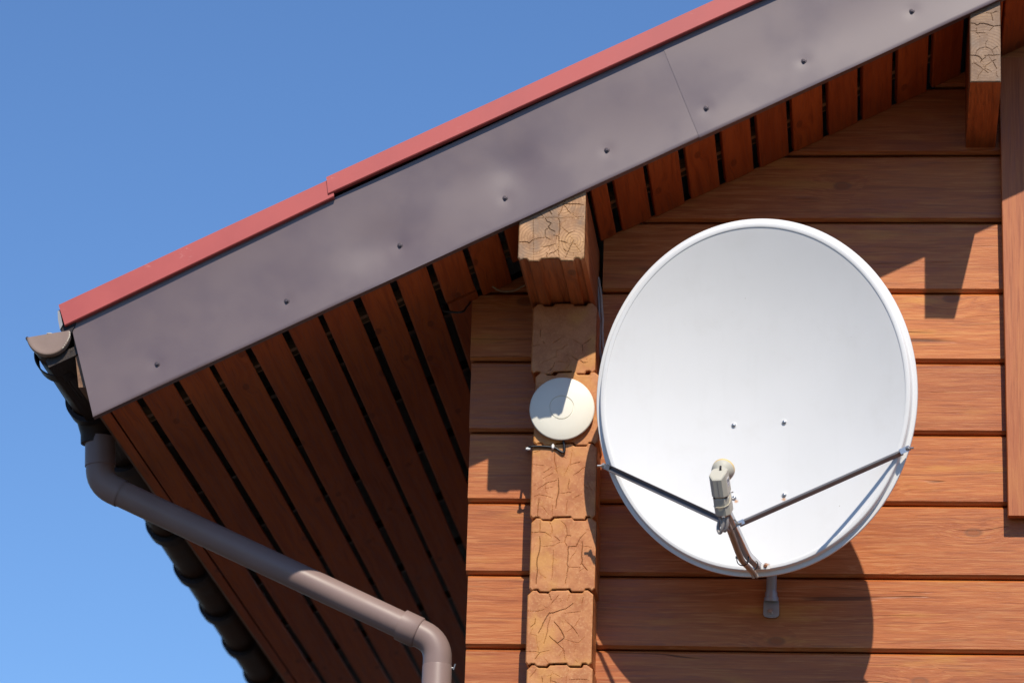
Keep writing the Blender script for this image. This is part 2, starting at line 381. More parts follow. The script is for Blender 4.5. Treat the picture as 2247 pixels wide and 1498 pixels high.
# log ends -------------------------------------------------
def end_cap(poly, Y, lines, width=.00075, step=.0012, depth=.0022, rings=None, extra=None):
    """dense face of the cut end: real cracks pressed into it. poly is (x, z)"""
    P = np.array(poly); x0, z0 = P.min(0); x1, z1 = P.max(0)
    nx = int((x1-x0)/step)+1; nz = int((z1-z0)/step)+1
    X, Z = np.meshgrid(np.linspace(x0, x1, nx), np.linspace(z0, z1, nz))
    pts = np.stack([X.ravel(), Z.ravel()], 1)
    ins = np.zeros(len(pts), bool); n = len(P)
    for i in range(n):
        a, b = P[i], P[(i+1) % n]
        c = ((a[1] > pts[:, 1]) != (b[1] > pts[:, 1]))
        with np.errstate(divide='ignore', invalid='ignore'):
            ins ^= c & (pts[:, 0] < (b[0]-a[0])*(pts[:, 1]-a[1])/(b[1]-a[1])+a[0])
    crack = np.zeros(len(pts)); ph = rng.uniform(0, 9)
    for ln in lines:
        wd = width*ln[1]; stg = min(1.0, rng.uniform(.42, .9)*ln[1]**.8); q = np.array(ln[0]); tot = max(len(q)-1, 1)
        for i in range(len(q)-1):
            a, b = q[i], q[i+1]; d = b-a; L2 = max(d@d, 1e-12)
            t = np.clip(((pts-a)@d)/L2, 0, 1); e = pts-(a+t[:, None]*d)
            prog = (i+t)/tot; wl = wd*(.45+.75*np.sin(np.pi*np.clip(prog, .08, .92)))
            dist = np.hypot(e[:, 0], e[:, 1])+.0005*np.sin(pts[:, 0]*900+ph)*np.cos(pts[:, 1]*1100+ph)
            crack = np.maximum(crack, stg*np.clip(1.35-dist/np.maximum(wl, 1e-5), 0, 1))
    edge = np.full(len(pts), 1.0)
    for i in range(n):
        a, b = P[i], P[(i+1) % n]; d = b-a; t = np.clip(((pts-a)@d)/(d@d), 0, 1); e = pts-(a+t[:, None]*d)
        edge = np.minimum(edge, np.hypot(e[:, 0], e[:, 1]))
    wob = .0006*np.sin(pts[:, 0]*61+ph)*np.cos(pts[:, 1]*47+ph)
    Yv = Y+wob+depth*crack+.003*np.clip(1-edge/.004, 0, 1)**2
    idx = np.arange(nx*nz).reshape(nz, nx)
    q = np.stack([idx[:-1, :-1], idx[:-1, 1:], idx[1:, 1:], idx[1:, :-1]], -1).reshape(-1, 4)
    q = q[ins[q].sum(1) >= 3]
    used = np.zeros(nx*nz, bool); used[q] = True; remap = np.cumsum(used)-1
    V = np.stack([pts[:, 0], Yv, pts[:, 1]], 1)[used]
    ring = np.zeros(len(pts))
    if rings: ring = np.min([np.hypot(pts[:, 0]-c[0], pts[:, 1]-c[1]) for c in rings], 0)
    return V, remap[q], crack[used], ring[used]
def log_with_end(name, poly, Y0, Y1, lines, side_mat, end_mat, rings=None, **kw):
    n = len(poly)
    V = [(x, Y0+.0035, z) for x, z in poly]+[(x, Y1, z) for x, z in poly]
    Fc = [(i, (i+1) % n, n+(i+1) % n, n+i) for i in range(n)]+[tuple(n+i for i in range(n-1, -1, -1))]
    fm = [0]*(n+1)
    # a plain face 9 mm in behind the cracked skin, so that no light leaks through
    back = [(x, Y0+.012, z) for x, z in poly]; V += back; Fc.append(tuple(2*n+i for i in range(n))); fm.append(1)
    cv, cf, ck, rg = end_cap(poly, Y0, lines, rings=rings, **kw)
    b = len(V); V += [tuple(v) for v in cv]; Fc += [tuple(b+i for i in f[::1]) for f in cf.tolist()]; fm += [1]*len(cf)
    o = obj(name, V, Fc, None, house, mats=[side_mat, end_mat], fmat=fm,
            attr={'crack': np.concatenate([np.zeros(b), ck]), 'ring': np.concatenate([np.zeros(b), rg])})
    return o
BOT = [(0, .008), (.008, 0), (.016, .004), (.025, .004), (.032, -.003), (.0575, -.004), (.0655, .004), (.115, .006), (.121, -.002), (.1545, -.002), (.1585, .006), (.1685, .007), (.176, .001), (.186, .010)]
TOP = [(0, -.013), (.014, .001), (.025, .001), (.032, -.006), (.0575, -.007), (.0655, .001), (.115, .003), (.121, -.005), (.1545, -.005), (.1585, .003), (.1685, .004), (.186, -.010)]
YC = -.14
def px_lines(raw, ox, oy, sc_, Y, wide=()):
    out = []
    for i, ln in enumerate(raw):
        q = [at(ox+a*sc_, oy+b*sc_, Y)[[0, 2]] for a, b in ln]
        # break the straight runs a little, as splits in wood do
        r_ = [q[0]]
        for a, b in zip(q, q[1:]):
            d = b-a; L_ = np.hypot(*d); k = max(1, int(L_/.009))
            for t in range(1, k+1):
                p = a+d*t/k
                if t < k: p = p+np.array([-d[1], d[0]])/max(L_, 1e-6)*rng.uniform(-.0012, .0012)
                r_.append(p)
        out.append((r_, 1.6 if i in wide else 1.0))
    return out
def rand_lines(x0, x1, z0, z1, n):
    out = []
    for _ in range(n):
        p = np.array([rng.uniform(x0+.01, x1-.01), rng.uniform(z0+.012, z1-.012)]); a = rng.uniform(0, 6.28); r_ = [p]
        for _k in range(rng.integers(2, 5)):
            a += rng.normal(0, .35); p = p+rng.uniform(.006, .013)*np.array([math.cos(a), math.sin(a)])
            if not (x0+.004 < p[0] < x1-.004 and z0+.006 < p[1] < z1-.006): break
            r_.append(p)
        if len(r_) > 1: out.append((r_, rng.uniform(.35, .65)))
    return out
C1 = [[(1210,1280),(1330,1230),(1440,1180),(1435,1090),(1500,1070)],[(1240,960),(1270,995)],[(1380,990),(1500,920)],[(1510,1080),(1600,1010)],[(1320,1390),(1390,1330),(1420,1260)],[(1440,1255),(1600,1265)],[(1680,940),(1790,1000)],[(1640,1160),(1740,1230)],[(1060,1040),(1200,1010)],[(1830,1000),(1930,930)],[(1780,1240),(1820,1270),(1880,1265)],[(1810,1010),(1815,1120)],[(1210,800),(1205,900)]]
C2a = [[(1410,1100),(1410,1240),(1450,1410),(1465,1425)],[(1665,1090),(1640,1280),(1550,1450)],[(1640,1300),(1790,1260)],[(1060,1295),(1260,1310)],[(1255,1410),(1380,1325)],[(1250,1498),(1390,1415)],[(1680,1450),(1850,1330)],[(1090,1130),(1200,1100)],[(1480,1150),(1590,1210)]]
C2b = [[(1465,0),(1470,200),(1440,310),(1430,420)],[(1490,210),(1640,195)],[(1110,260),(1190,230),(1400,280)],[(1190,290),(1170,530)],[(1290,140),(1400,115)],[(1380,380),(1375,520)],[(1590,290),(1575,510)],[(1220,380),(1330,510)],[(1700,270),(1780,230)],[(1170,150),(1300,60),(1450,20)],[(1620,0),(1605,150)]]
C3a = [[(1020,762),(1110,770),(1190,762),(1280,770),(1370,835)],[(1210,600),(1200,760)],[(1340,610),(1375,690),(1380,790)],[(1510,610),(1565,660),(1585,720),(1590,800),(1555,905),(1590,960)],[(1590,810),(1650,815)],[(1200,830),(1205,960),(1160,1190),(1165,1280),(1150,1498)],[(1200,960),(1290,970),(1400,960),(1480,910),(1555,905)],[(1410,820),(1490,890)],[(1860,770),(1780,850),(1720,970),(1610,975),(1600,1170),(1590,1220),(1605,1260),(1570,1498)],[(1805,900),(1810,970),(1800,1215),(1880,1310)],[(1770,1225),(1800,1215)],[(1395,1020),(1385,1280),(1370,1440)],[(1600,1260),(1790,1275)],[(1720,1030),(1640,1150)],[(1810,970),(1960,975)]]
C4 = [[(1000,460),(1150,465),(1290,435)],[(1480,230),(1370,370)],[(1340,200),(1380,310)],[(1635,210),(1600,350)],[(1690,350),(1580,430),(1400,490),(1350,490),(1280,600),(1190,780)],[(1570,490),(1700,480),(1800,460)],[(1360,545),(1330,660),(1310,800),(1270,930)],[(1415,610),(1490,700),(1560,830),(1555,860),(1465,925),(1350,820)],[(1465,925),(1560,1030),(1575,1160)],[(1560,860),(1680,905),(1775,920),(1865,825)],[(1580,590),(1695,705),(1770,820)],[(1780,570),(1700,700),(1600,760)],[(1110,710),(1070,790),(1160,810),(1190,1050)],[(1000,1045),(1150,1045),(1210,1060),(1360,1025)],[(1210,1060),(1140,1150)],[(1270,1130),(1340,1220)],[(1150,560),(1140,640),(1080,690)],[(1840,260),(1820,350)],[(1500,330),(1530,300)]]
C5 = [[(1160,1290),(1060,1420)],[(1400,1330),(1370,1390),(1300,1400)],[(1370,1390),(1360,1498)],[(1410,1360),(1530,1420)],[(1630,1290),(1600,1380),(1590,1498)],[(1640,1445),(1760,1440),(1930,1455)],[(1240,1400),(1250,1498)],[(1380,1460),(1480,1490)]]
S3, S4 = 340/2214, 340/2234
CRK = [px_lines(C1, 1000, 600, S3, YC), [], px_lines(C2a, 1000, 820, S3, YC)+px_lines(C2b, 1000, 1050, S3, YC, (0,)), px_lines(C3a, 1000, 1050, S3, YC, (3, 5, 8, 9)), px_lines(C4, 1000, 1270, S4, YC, (4, 6, 7)), px_lines(C5, 1000, 1270, S4, YC), []]
CJ = [4.8981, 4.6898, 4.4771, 4.2597, 4.0503, 3.8376, 3.625, 3.41]
for i in range(7):
    zt, zb = CJ[i], CJ[i+1]; xo = -.984+.021*min((4.90-zb), .45)/.45+(.004 if i % 2 else 0)
    poly = [(xo+a, zb+b) for a, b in BOT]+[(xo+a, zt+b) for a, b in TOP[::-1]]
    lines = CRK[i]+rand_lines(xo, xo+.186, zb, zt, 10)
    log_with_end('side_wall_log', poly, YC+random.uniform(-.003, .003), 5.0, lines, M['log_y'], M['end_paint'])
m_ = MB(); m_.box((-.885, 2.43, 1.7), np.eye(3), (.088, 2.56, 1.70)); m_.build('lower_side_wall', M['log_y'], house)
m_ = MB(); m_.box((TOPX+.885, 2.43, 2.4), np.eye(3), (.088, 2.56, 2.35)); m_.build('far_side_wall', M['log_y'], house)
m_ = MB(); m_.prism([(-.9, 5.0, 0), (TOPX+.9, 5.0, 0), (TOPX+.9, 5.0, Lz(-.9)), (RIDGE_X, 5.0, Lz(RIDGE_X)), (-.9, 5.0, Lz(-.9))], (0, .18, 0)); m_.build('rear_wall', M['log_x'], house)

# the long top log of the side wall runs out under the gable overhang
YB = -.52
xo, zb, zt = -.9835, 4.9005, 5.117
poly = [(xo+a, zb+b) for a, b in BOT]+[(xo+.186, zt-.014), (xo+.170, zt), (xo+.05, zt), (xo, zt-.09)]
PU = [[(80,400),(250,397),(380,388),(510,387),(530,395),(600,385),(800,380)],[(248,315),(252,890)],[(300,310),(365,388)],[(383,395),(400,430),(445,450),(415,490),(430,515),(490,540)],[(415,505),(385,520),(378,600),(440,630)],[(250,630),(300,615),(378,605)],[(85,655),(180,655),(205,668),(245,632)],[(525,395),(540,430),(535,570),(520,590),(530,600),(530,670)],[(470,580),(525,590)],[(535,645),(575,650),(625,668)],[(340,705),(360,710),(420,700),(490,675)],[(420,705),(430,750)],[(390,765),(410,785),(390,805),(405,825)],[(410,785),(470,770),(520,735)],[(520,680),(530,720),(525,760),(530,840)],[(580,240),(610,150)],[(580,240),(700,240),(800,248)],[(585,255),(660,340)],[(575,255),(530,370)],[(370,260),(440,280),(480,290)],[(550,480),(640,555)],[(605,605),(640,560),(700,535)],[(690,640),(600,830)],[(695,670),(770,770)],[(780,655),(815,660)],[(690,630),(640,590)],[(580,730),(610,760)],[(490,230),(490,260),(515,265)],[(400,315),(430,315),(460,360)],[(685,330),(685,375)],[(720,160),(680,200)],[(715,800),(720,840)]]
pl = px_lines(PU, 1120, 400, .2002, YB, (3, 4, 6, 7, 9, 10, 16))
for i in (0, 1): pl[i] = (pl[i][0], .7)
pith = [at(1120+a*.2002, 400+b*.2002, YB)[[0, 2]] for a, b in ((258, 600), (700, 640), (578, 238))]
pu_ = log_with_end('purlin', poly, YB, 5.0, pl+rand_lines(xo, xo+.186, zb, zt, 26), M['purlin_y'], M['end_raw'], rings=pith, width=.00072)
pu_['label'] = 'wide grooved beam end projecting above the round antenna'
# second purlin, near the right edge
xa, xb = .2682, .3545; zb = 5.4256
poly = [(xa, zb), (xb, zb), (xb, zb+.30), (xa, zb+.30)]
RB = [[(850,310),(960,240),(1030,205),(1060,210),(1110,180),(1140,130),(1180,110)],[(1120,235),(1190,245),(1250,240),(1290,210),(1330,215)],[(1205,250),(1240,380)],[(830,425),(910,435),(935,462),(960,460),(1000,435),(1080,435),(1170,460),(1250,488),(1375,470)],[(940,500),(940,570),(825,572)],[(930,600),(1100,610)],[(1250,490),(1160,575)],[(1140,740),(1105,790),(1105,840),(1120,870)],[(925,1000),(940,940),(1000,890),(1090,870),(1150,880),(1210,915),(1250,1000)],[(1225,920),(1290,870),(1340,850)],[(815,1012),(920,1020),(990,1040),(1040,1100),(1010,1140)],[(1040,1100),(1110,1045)],[(1090,1025),(1365,1005)],[(1170,1040),(1220,1120),(1160,1170),(1110,1200),(1085,1280),(1055,1270),(1030,1320),(980,1370),(955,1450)],[(1055,1270),(960,1200),(910,1160),(860,1170)],[(1085,1285),(1160,1340)],[(1220,1120),(1300,1090)],[(1240,1130),(1310,1260)]]
pu_ = log_with_end('purlin', poly, YB, .05, px_lines(RB, 2030, 0, .12016, YB, (3, 10, 12))+rand_lines(xa, xb, zb, zb+.25, 14), M['purlin_y'], M['end_grey'], rings=[at(2161, 122, YB)[[0, 2]]], width=.00075)

pu_['label'] = 'narrow weathered beam end beside the vertical trim board'

# soffit boards: thin planks along y with open gaps ------------
GAP0, PX = -.7477, .1003
def soffit_board(xl, xr, y0, y1, dz=0):
    # a plank lying in the slope; small bevel on the lower arrises
    t = .019; V = []; Fc = []; b = .0022
    def P(x, y, h): return np.array([x, y, Lz(x)+.022+dz])+TV*h
    ny = max(1, int((y1-y0)/.45))
    for i in range(ny+1):
        y = y0+(y1-y0)*i/ny; jx = random.uniform(-.0013, .0013)
        V += [P(xl+jx+b, y, 0), P(xr+jx-b, y, 0), P(xr+jx, y, b), P(xr+jx, y, t), P(xl+jx, y, t), P(xl+jx, y, b)]
    for i in range(ny):
        for j in range(6): Fc.append((i*6+j, i*6+(j+1) % 6, (i+1)*6+(j+1) % 6, (i+1)*6+j))
    Fc += [(5, 4, 3, 2, 1, 0), tuple(ny*6+j for j in range(6))]
    obj('soffit_board', V, Fc, M['soffit'], house)
k0 = -13
for k in range(k0, int((RIDGE_X-GAP0)/PX)):
    xr = GAP0+PX*k + random.uniform(-.0015, .0015); xl = GAP0+PX*(k-1)+.0168+random.uniform(-.002, .002)
    dz = random.uniform(-.0015, .0015)
    if k == k0: xl = -2.118
    if k in (-4,):
        soffit_board(xl, xr, -.512, -.085, dz); soffit_board(xl+.003, xr+.002, -.06, 5.0, dz+.002)
    elif xr < -1.16: soffit_board(xl, xr, -.512, 5.0, dz)
    elif k == -2: soffit_board(xl, -.988, -.512, -.16, dz)
    elif k == -1: pass
    elif k == 0: soffit_board(-.792, xr, -.512, -.012, dz)
    elif xl < .268 < xr: soffit_board(xl, .262, -.512, -.008, dz)
    elif xl < .3545 < xr: soffit_board(.362, xr, -.512, -.008, dz)
    elif .268 < xl and xr < .3545: pass
    else: soffit_board(xl, xr, -.512, random.uniform(-.012, -.004), dz)
# strip and board along the eave
m_ = MB(); e0 = np.array([-2.1465, -.505, Lz(-2.1465)+.0215]); m_.prism([e0, e0+SV*.0265, e0+SV*.0265+TV*.03, e0+TV*.03], (0, 5.5, 0)); m_.build('eave_strip', M['soffit'], house)
q = [at(*p, -.510) for p in ((167.5, 786), (172.5, 850), (190, 848), (180, 780))]
m_ = MB(); top = np.array([-2.228, -.510, 4.69]); m_.prism([q[1], q[2]+np.array([.012, 0, 0]), top+np.array([.04, 0, .03]), top], (0, 5.5, 0)); m_.build('eave_board', M['rough_wood'], house)
# battens across the boards, the roof deck above them
for yb, wd in ((-.215, .024), (-.165, .007), (.085, .03), (.62, .022), (1.2, .022), (1.8, .022), (2.4, .022), (3.0, .022)):
    x0, x1 = -2.10, (RIDGE_X-.02 if yb < 0 else -1.0)
    segs = [(x0, -.99), (-.79, .262), (.362, x1)] if yb < 0 else [(x0, x1)]
    for a, b in segs:
        c0 = np.array([a, yb, Lz(a)+.022])+TV*.0215; c1 = np.array([b, yb, Lz(b)+.022])+TV*.0215
        m_ = MB(); m_.prism([c0+(0, -wd/2, 0), c0+(0, wd/2, 0), c0+(0, wd/2, 0)+TV*.028, c0+(0, -wd/2, 0)+TV*.028], c1-c0); m_.build('soffit_batten', M['batten'] if yb < 0 else M['deck'], house)  # rear battens take the near-black wood, gap shade put into their colour
def slab(name, h0, h1, x0, y0, y1, mat, xe=RIDGE_X):
    for s_ in (0, 1):
        a = np.array([x0, y0, Lz(x0)]); b = np.array([xe, y0, Lz(xe)])
        V = [a+TV*h0, b+np.array([0, 0, h0/math.cos(TH)]), b+np.array([0, 0, h1/math.cos(TH)]), a+TV*h1]
        if s_: V = [np.array([2*RIDGE_X-p[0]+.0, p[1], p[2]]) for p in V]
        m_ = MB(); m_.prism(V, (0, y1-y0, 0)); m_.build(name, mat, house)
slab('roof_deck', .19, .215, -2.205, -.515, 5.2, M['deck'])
# far soffit of the other slope, out of view
a = np.array([2*RIDGE_X+2.1, -.512, Lz(-2.1)+.03]); b = np.array([RIDGE_X+.05, -.512, Lz(RIDGE_X)+.01])
m_ = MB(); m_.prism([a, b, b+np.array([0, 0, .02]), a+np.array([0, 0, .02])], (0, 5.5, 0)); m_.build('far_soffit', M['soffit'], house)

# roof sheet: stepped metal tiles above the deck
def roof_sheet():
    for s_ in (0, 1):
        prof = []; x = -2.268; n = 0
        xs = np.arange(-2.268, RIDGE_X, .35)
        for i, x in enumerate(xs):
            x2 = min(x+.35, RIDGE_X); prof += [(x, Lz(x)+.362), (x2, Lz(x2)+.350)]
        prof.append((RIDGE_X, Lz(RIDGE_X)+.350)); low = [(RIDGE_X, Lz(RIDGE_X)+.342), (-2.255, Lz(-2.255)+.342)]
        pts = [(p[0], -.538, p[1]) for p in prof+low]
        if s_: pts = [(2*RIDGE_X-p[0]+.0005, p[1], p[2]) for p in pts]
        m_ = MB(); m_.prism(pts, (0, 5.85, 0)); m_.build('roof_sheet', M['roof'], house)
roof_sheet()
# drip edge of the roof sheet at the corner: a thin grey lip
q = [at(*p, -.545) for p in ((126.5, 682), (131, 681), (137.5, 712), (131.5, 723), (127, 700))]
m_ = MB(); m_.prism(q, (0, .02, 0)); m_.build('drip_lip', M['tube'], house)
q = [at(*p, -.538) for p in ((133, 690), (170, 700), (163, 716), (150, 742), (131.5, 722))]
m_ = MB(); m_.prism(q, (0, 5.8, 0)); m_.build('eave_drip', M['strap'], house)

# fascia sheets with dents and screws ----------------------------
FH = .328
DENTS = [((835, 540), .115, .075, -.0085, .42), ((1128, 368), .070, .062, -.0062, .9), ((1020, 400), .10, .07, -.0022, .4),
         ((690, 560), .16, .08, .0026, .4), ((1480, 200), .20, .10, .0030, .4), ((1840, 60), .30, .09, -.0050, .42), ((1690, 90), .24, .10, .0034, .42), ((470, 680), .2, .10, .0022, .3), ((1300, 270), .16, .08, -.0022, .45)]
SCREWS = [(346, 800), (630, 662), (878, 539), (1109, 436), (1332, 331), (1550, 240), (1764, 136), (2001, 27)]
def bulge(x, z):
    h = 0.0
    for (px, py), ra, rb, amp, ang in DENTS:
        c = at(px, py, YF); dx, dz = x-c[0], z-c[2]; ca, sa = math.cos(ang), math.sin(ang)
        a, b = (dx*ca+dz*sa)/ra, (-dx*sa+dz*ca)/rb; h += amp*math.exp(-(a*a+b*b))
    for px, py in SCREWS:
        c = at(px, py, YF); h -= .0012*math.exp(-((x-c[0])**2+(z-c[2])**2)/.018**2)
    return h
def sheet_y(x, z):                                 # the sheet is slightly oil-canned: long soft waves plus the dents
    t = min(max((z-Lz(x))/FH, 0), 1)
    wv = .0022*noise.noise((x*2.2, t*1.3, 3.0))+.0008*noise.noise((x*5.0, t*2.0, 8.0))
    bow = -.0042*math.sin(math.pi*t)*(0.8+.35*noise.noise((x*1.4, 0, 5)))
    return YF-(wv+bow+.75*bulge(x, z))
def fascia(bl, tl, br, tr, dy, nx, nz, mirror=False):
    V = []; bl, tl, br, tr = [np.array(p, float) for p in (bl, tl, br, tr)]
    for j in range(nz+1):
        t = j/nz
        for i in range(nx+1):
            s_ = i/nx; p = (1-t)*((1-s_)*bl+s_*br)+t*((1-s_)*tl+s_*tr)
            V.append((p[0], sheet_y(p[0], p[1])+dy, p[1]))
    W_ = nx+1; Fc = [(j*W_+i, j*W_+i+1, (j+1)*W_+i+1, (j+1)*W_+i) for j in range(nz) for i in range(nx)]
    b = len(V); lip = [(0, 0, 0), (0, .0010, -.0030), (0, .026, -.0034), (0, .026, -.0018)]
    for r_ in range(1, 4):
        for i in range(nx+1): p = V[i]; V.append((p[0], YF+dy+lip[r_][1], p[2]+lip[r_][2]))
    for r_ in range(3):
        base = [i for i in range(W_)] if r_ == 0 else [b+(r_-1)*W_+i for i in range(W_)]
        nxt = [b+r_*W_+i for i in range(W_)]
        Fc += [(base[i], nxt[i], nxt[i+1], base[i+1]) for i in range(nx)]
    bb = len(V)
    V += [(p[0], YF+dy+.0095, p[2]) for p in (V[0], V[nx], V[nz*W_+nx], V[nz*W_])]; Fc.append((bb, bb+3, bb+2, bb+1))
    if mirror: V = [(2*RIDGE_X-p[0], p[1], p[2]) for p in V]; Fc = [f[::-1] for f in Fc]
    return obj('fascia_panel', V, Fc, M['fascia'], house, smooth=40)
BL, TL = (-2.1503, 4.4398), (-2.233, 4.7077)
JB, JT = (-.4842, Lz(-.4842)), (-.5949, Lz(-.5949)+FH)
TLe = (TL[0]-.001, TL[1]+.008)
pan1 = fascia(BL, TLe, (JB[0]+.004, JB[1]+.001), (JT[0]+.004, JT[1]), -.0085, 190, 36)
pan2 = fascia((JB[0], JB[1]-.004), JT, (RIDGE_X, Lz(RIDGE_X)-.004), (RIDGE_X, Lz(RIDGE_X)+FH), -.0098, 240, 36)
fascia(BL, TLe, (RIDGE_X, Lz(RIDGE_X)), (RIDGE_X, Lz(RIDGE_X)+FH), -.0085, 60, 6, True)
for i, (px, py) in enumerate(SCREWS):
    p = at(px, py, YF); pn = pan1 if i < 5 else pan2
    m_ = MB(); yb = sheet_y(p[0], p[2])-(.0098 if i >= 5 else .0085)
    n_ = 20
    m_.lathe((p[0], yb, p[2]), (0, -1, 0), [(.0078, -.004), (.0080, .0008), (.0066, .0022), (.0045, .0024)], 20)
    m_.lathe((p[0], yb, p[2]), (0.05, -1, -.05), [(.0046, 0), (.0046, .0068), (.0036, .0078)], 6)
    m_.build('screw', M['screw'], pn)
# red verge trim, two lengths that overlap
def verge(bl, tl, br, tr, y, wave):
    m_ = MB(); n_ = 60; V = []; Fc = []
    rowsY = [(0, 1.0, 0), (-.002, 0, 0), (.0005, 0, -.0030), (.017, 0, -.0035), (.017, 0, .002)]
    bl, tl, br, tr = [np.array(p, float) for p in (bl, tl, br, tr)]
    for (dy, t, dz) in rowsY:
        for i in range(n_+1):
            s_ = i/n_; p = (1-t)*((1-s_)*bl+s_*br)+t*((1-s_)*tl+s_*tr)
            V.append((p[0], y+dy+.0007*noise.noise((p[0]*2.5, t*.5, wave)), p[1]+dz+.0007*noise.noise((p[0]*3, t, wave+4))))
    W_ = n_+1
    for j in range(len(rowsY)-1):
        for i in range(n_): Fc.append((j*W_+i, (j+1)*W_+i, (j+1)*W_+i+1, j*W_+i+1))
    # top leaf that runs back over the roof sheet
    b = len(V)
    for i in range(n_+1): p = V[i]; V.append((p[0], y+.12, p[2]-.030))
    for i in range(n_): Fc.append((b+i, i, i+1, b+i+1))
    return obj('verge_trim', V, Fc, M['verge'], house, smooth=12)
def zx(x, off): return (x, Lz(x)+off)
verge((-2.2440, 4.6990), (-2.2656, 4.7575), zx(-1.5029, .3190), zx(-1.515, .3768), -.550, 1)
verge(zx(-1.520, .3335), zx(-1.5274, .3857), zx(.35, .3195), zx(.34, .3795), -.5545, 2)
verge(zx(.34, .322), zx(.335, .385), zx(RIDGE_X, .32), zx(RIDGE_X, .38), -.5575, 3)
o_ = verge((TOPX+2.25, Lz(-2.25)+.31), (TOPX+2.265, Lz(-2.26)+.375), (RIDGE_X, Lz(RIDGE_X)+.32), (RIDGE_X, Lz(RIDGE_X)+.38), -.552, 5)

# vertical trim board at the right, standing off the logs
m_ = MB(); n_ = 16
x0t, x1t = .3725, .515; V = []; Fc = []
zs = np.linspace(4.303, 5.688, n_+1)
for z in zs:
    dx = .0115*(5.27-z)/.97-.001; jj = .001*noise.noise((z*5, 1, 1))
    V += [(x0t+dx+jj, -.050, z), (x1t+dx, -.050, z), (x1t+dx+.002, -.047, z), (x1t+dx+.002, -.018, z), (x0t+dx-.002+jj, -.018, z), (x0t+dx-.002+jj, -.047, z)]
for i in range(n_):
    for j in range(6): Fc.append((i*6+j, i*6+(j+1) % 6, (i+1)*6+(j+1) % 6, (i+1)*6+j))
Fc += [(5, 4, 3, 2, 1, 0), tuple(n_*6+j for j in range(6))]
obj('trim_board', V, Fc, M['trim_z'], house)
for z in (4.6, 5.1, 5.5): m_ = MB(); m_.box((.44, -.0095, z), np.eye(3), (.03, .0085, .02)); m_.build('trim_spacer', M['rough_wood'], house)

# ------------------------------------------------------------ rain gutter and downpipe
GR = .0605; GSL = -.026
GA = R(10.0); gx, gz = -2.2915, 4.6745
def gpt(y, r_, a):                                 # point of the half round at angle a (0 = inner lip, pi = outer lip)
    return np.array([gx+r_*math.cos(GA)*math.cos(a)+r_*math.sin(a)*math.sin(GA), y, gz+GSL*(y+.5)+r_*math.sin(GA)*math.cos(a)-r_*math.sin(a)*math.cos(GA)])
gut = thing('rain_gutter', (gx, -.5, gz), 'brown half round rain gutter running back along the eave', 'gutter')
Y0g, Y1g = -.532, 5.2
V = []; Fc = []; na = 20
ys = [Y0g+i*(Y1g-Y0g)/30 for i in range(31)]
for y in ys:
    for r_ in (GR-.002, GR-.0035):
        V += [gpt(y, r_, math.pi*a/na) for a in range(na+1)]
W_ = 2*(na+1)
for i in range(30):
    for a in range(na):
        Fc.append((i*W_+a, i*W_+a+1, (i+1)*W_+a+1, (i+1)*W_+a)); b = na+1
        Fc.append((i*W_+b+a+1, i*W_+b+a, (i+1)*W_+b+a, (i+1)*W_+b+a+1))
for e in (0, 30):
    for a in range(na): Fc.append((e*W_+a, e*W_+a+1, e*W_+na+2+a, e*W_+na+1+a))
for a in (0, na):
    for i in range(30): Fc.append((i*W_+a, (i+1)*W_+a, (i+1)*W_+na+1+a, i*W_+na+1+a))
ch = obj('channel', V, Fc, M['gutter'], gut, smooth=30)
m_ = MB(); m_.tube([gpt(y, GR-.001, math.pi)+np.array([-.002, 0, 0]) for y in (Y0g, 5.2)], .005, 8); m_.build('rolled_edge', M['gutter'], ch)
# end cap: dished plate with a rounded rim and a smear of sealant
V = []; Fc = []; rings_ = [(.0, -.0035), (.5, -.0035), (.86, -.0030), (.95, -.0042), (1.0, -.0030), (1.03, .0), (1.03, .016)]
for k, (q, dy) in enumerate(rings_):
    for a in range(na+1):
        p = gpt(Y0g-.004+dy, max(q, .001)*(GR+.0), math.pi*a/na); V.append(p)
for k in range(len(rings_)-1):
    for a in range(na): Fc.append((k*(na+1)+a, (k+1)*(na+1)+a, (k+1)*(na+1)+a+1, k*(na+1)+a+1))
cap = obj('end_cap', V, Fc, M['cap'], gut, smooth=50)
m_ = MB(); m_.tube([gpt(Y0g-.006, GR*(.98+.025*math.sin(a*7)), a) for a in np.linspace(.05, .95, 16)], [.0012+.0014*abs(math.sin(i*1.7)) for i in range(16)], 7); m_.build('sealant', M['sealant'], cap)
m_ = MB(); m_.tube([gpt(Y0g-.0055, GR*.07, math.pi/2)+np.array([dx, 0, .006]) for dx in (-.006, 0, .006, .011)], [.001, .0026, .0024, .001], 7)
m_.build('sealant', M['sealant'], cap)
for yb in (-.385, .045, .545, .93, 1.32, 1.83, 2.33, 2.82, 3.31, 3.8, 4.3, 4.8):
    V = []; Fc = []; nb = 26; R1 = GR+.007; hw = .030; th_ = .0035 if yb < 0 else .0145
    for a in range(nb+1):
        an = math.pi*(.10+.90*a/nb)
        sag = (.014 if yb < 0 else .011)*math.sin(max(an, 0))
        for y_ in (-hw, hw):
            for rr in (R1+sag, R1+sag-(th_ if yb < 0 else min(th_, .0065+sag))): V.append(gpt(yb+y_, rr, an))
    for a in range(nb):
        b = a*4
        for i, j in ((0, 1), (1, 3), (3, 2), (2, 0)): Fc.append((b+i, b+4+i, b+4+j, b+j))
    Fc += [(0, 1, 3, 2), (nb*4, nb*4+2, nb*4+3, nb*4+1)]
    br_ = obj('bracket', V, Fc, M['strap'], gut, smooth=40)
PY, PR = .10, .0415
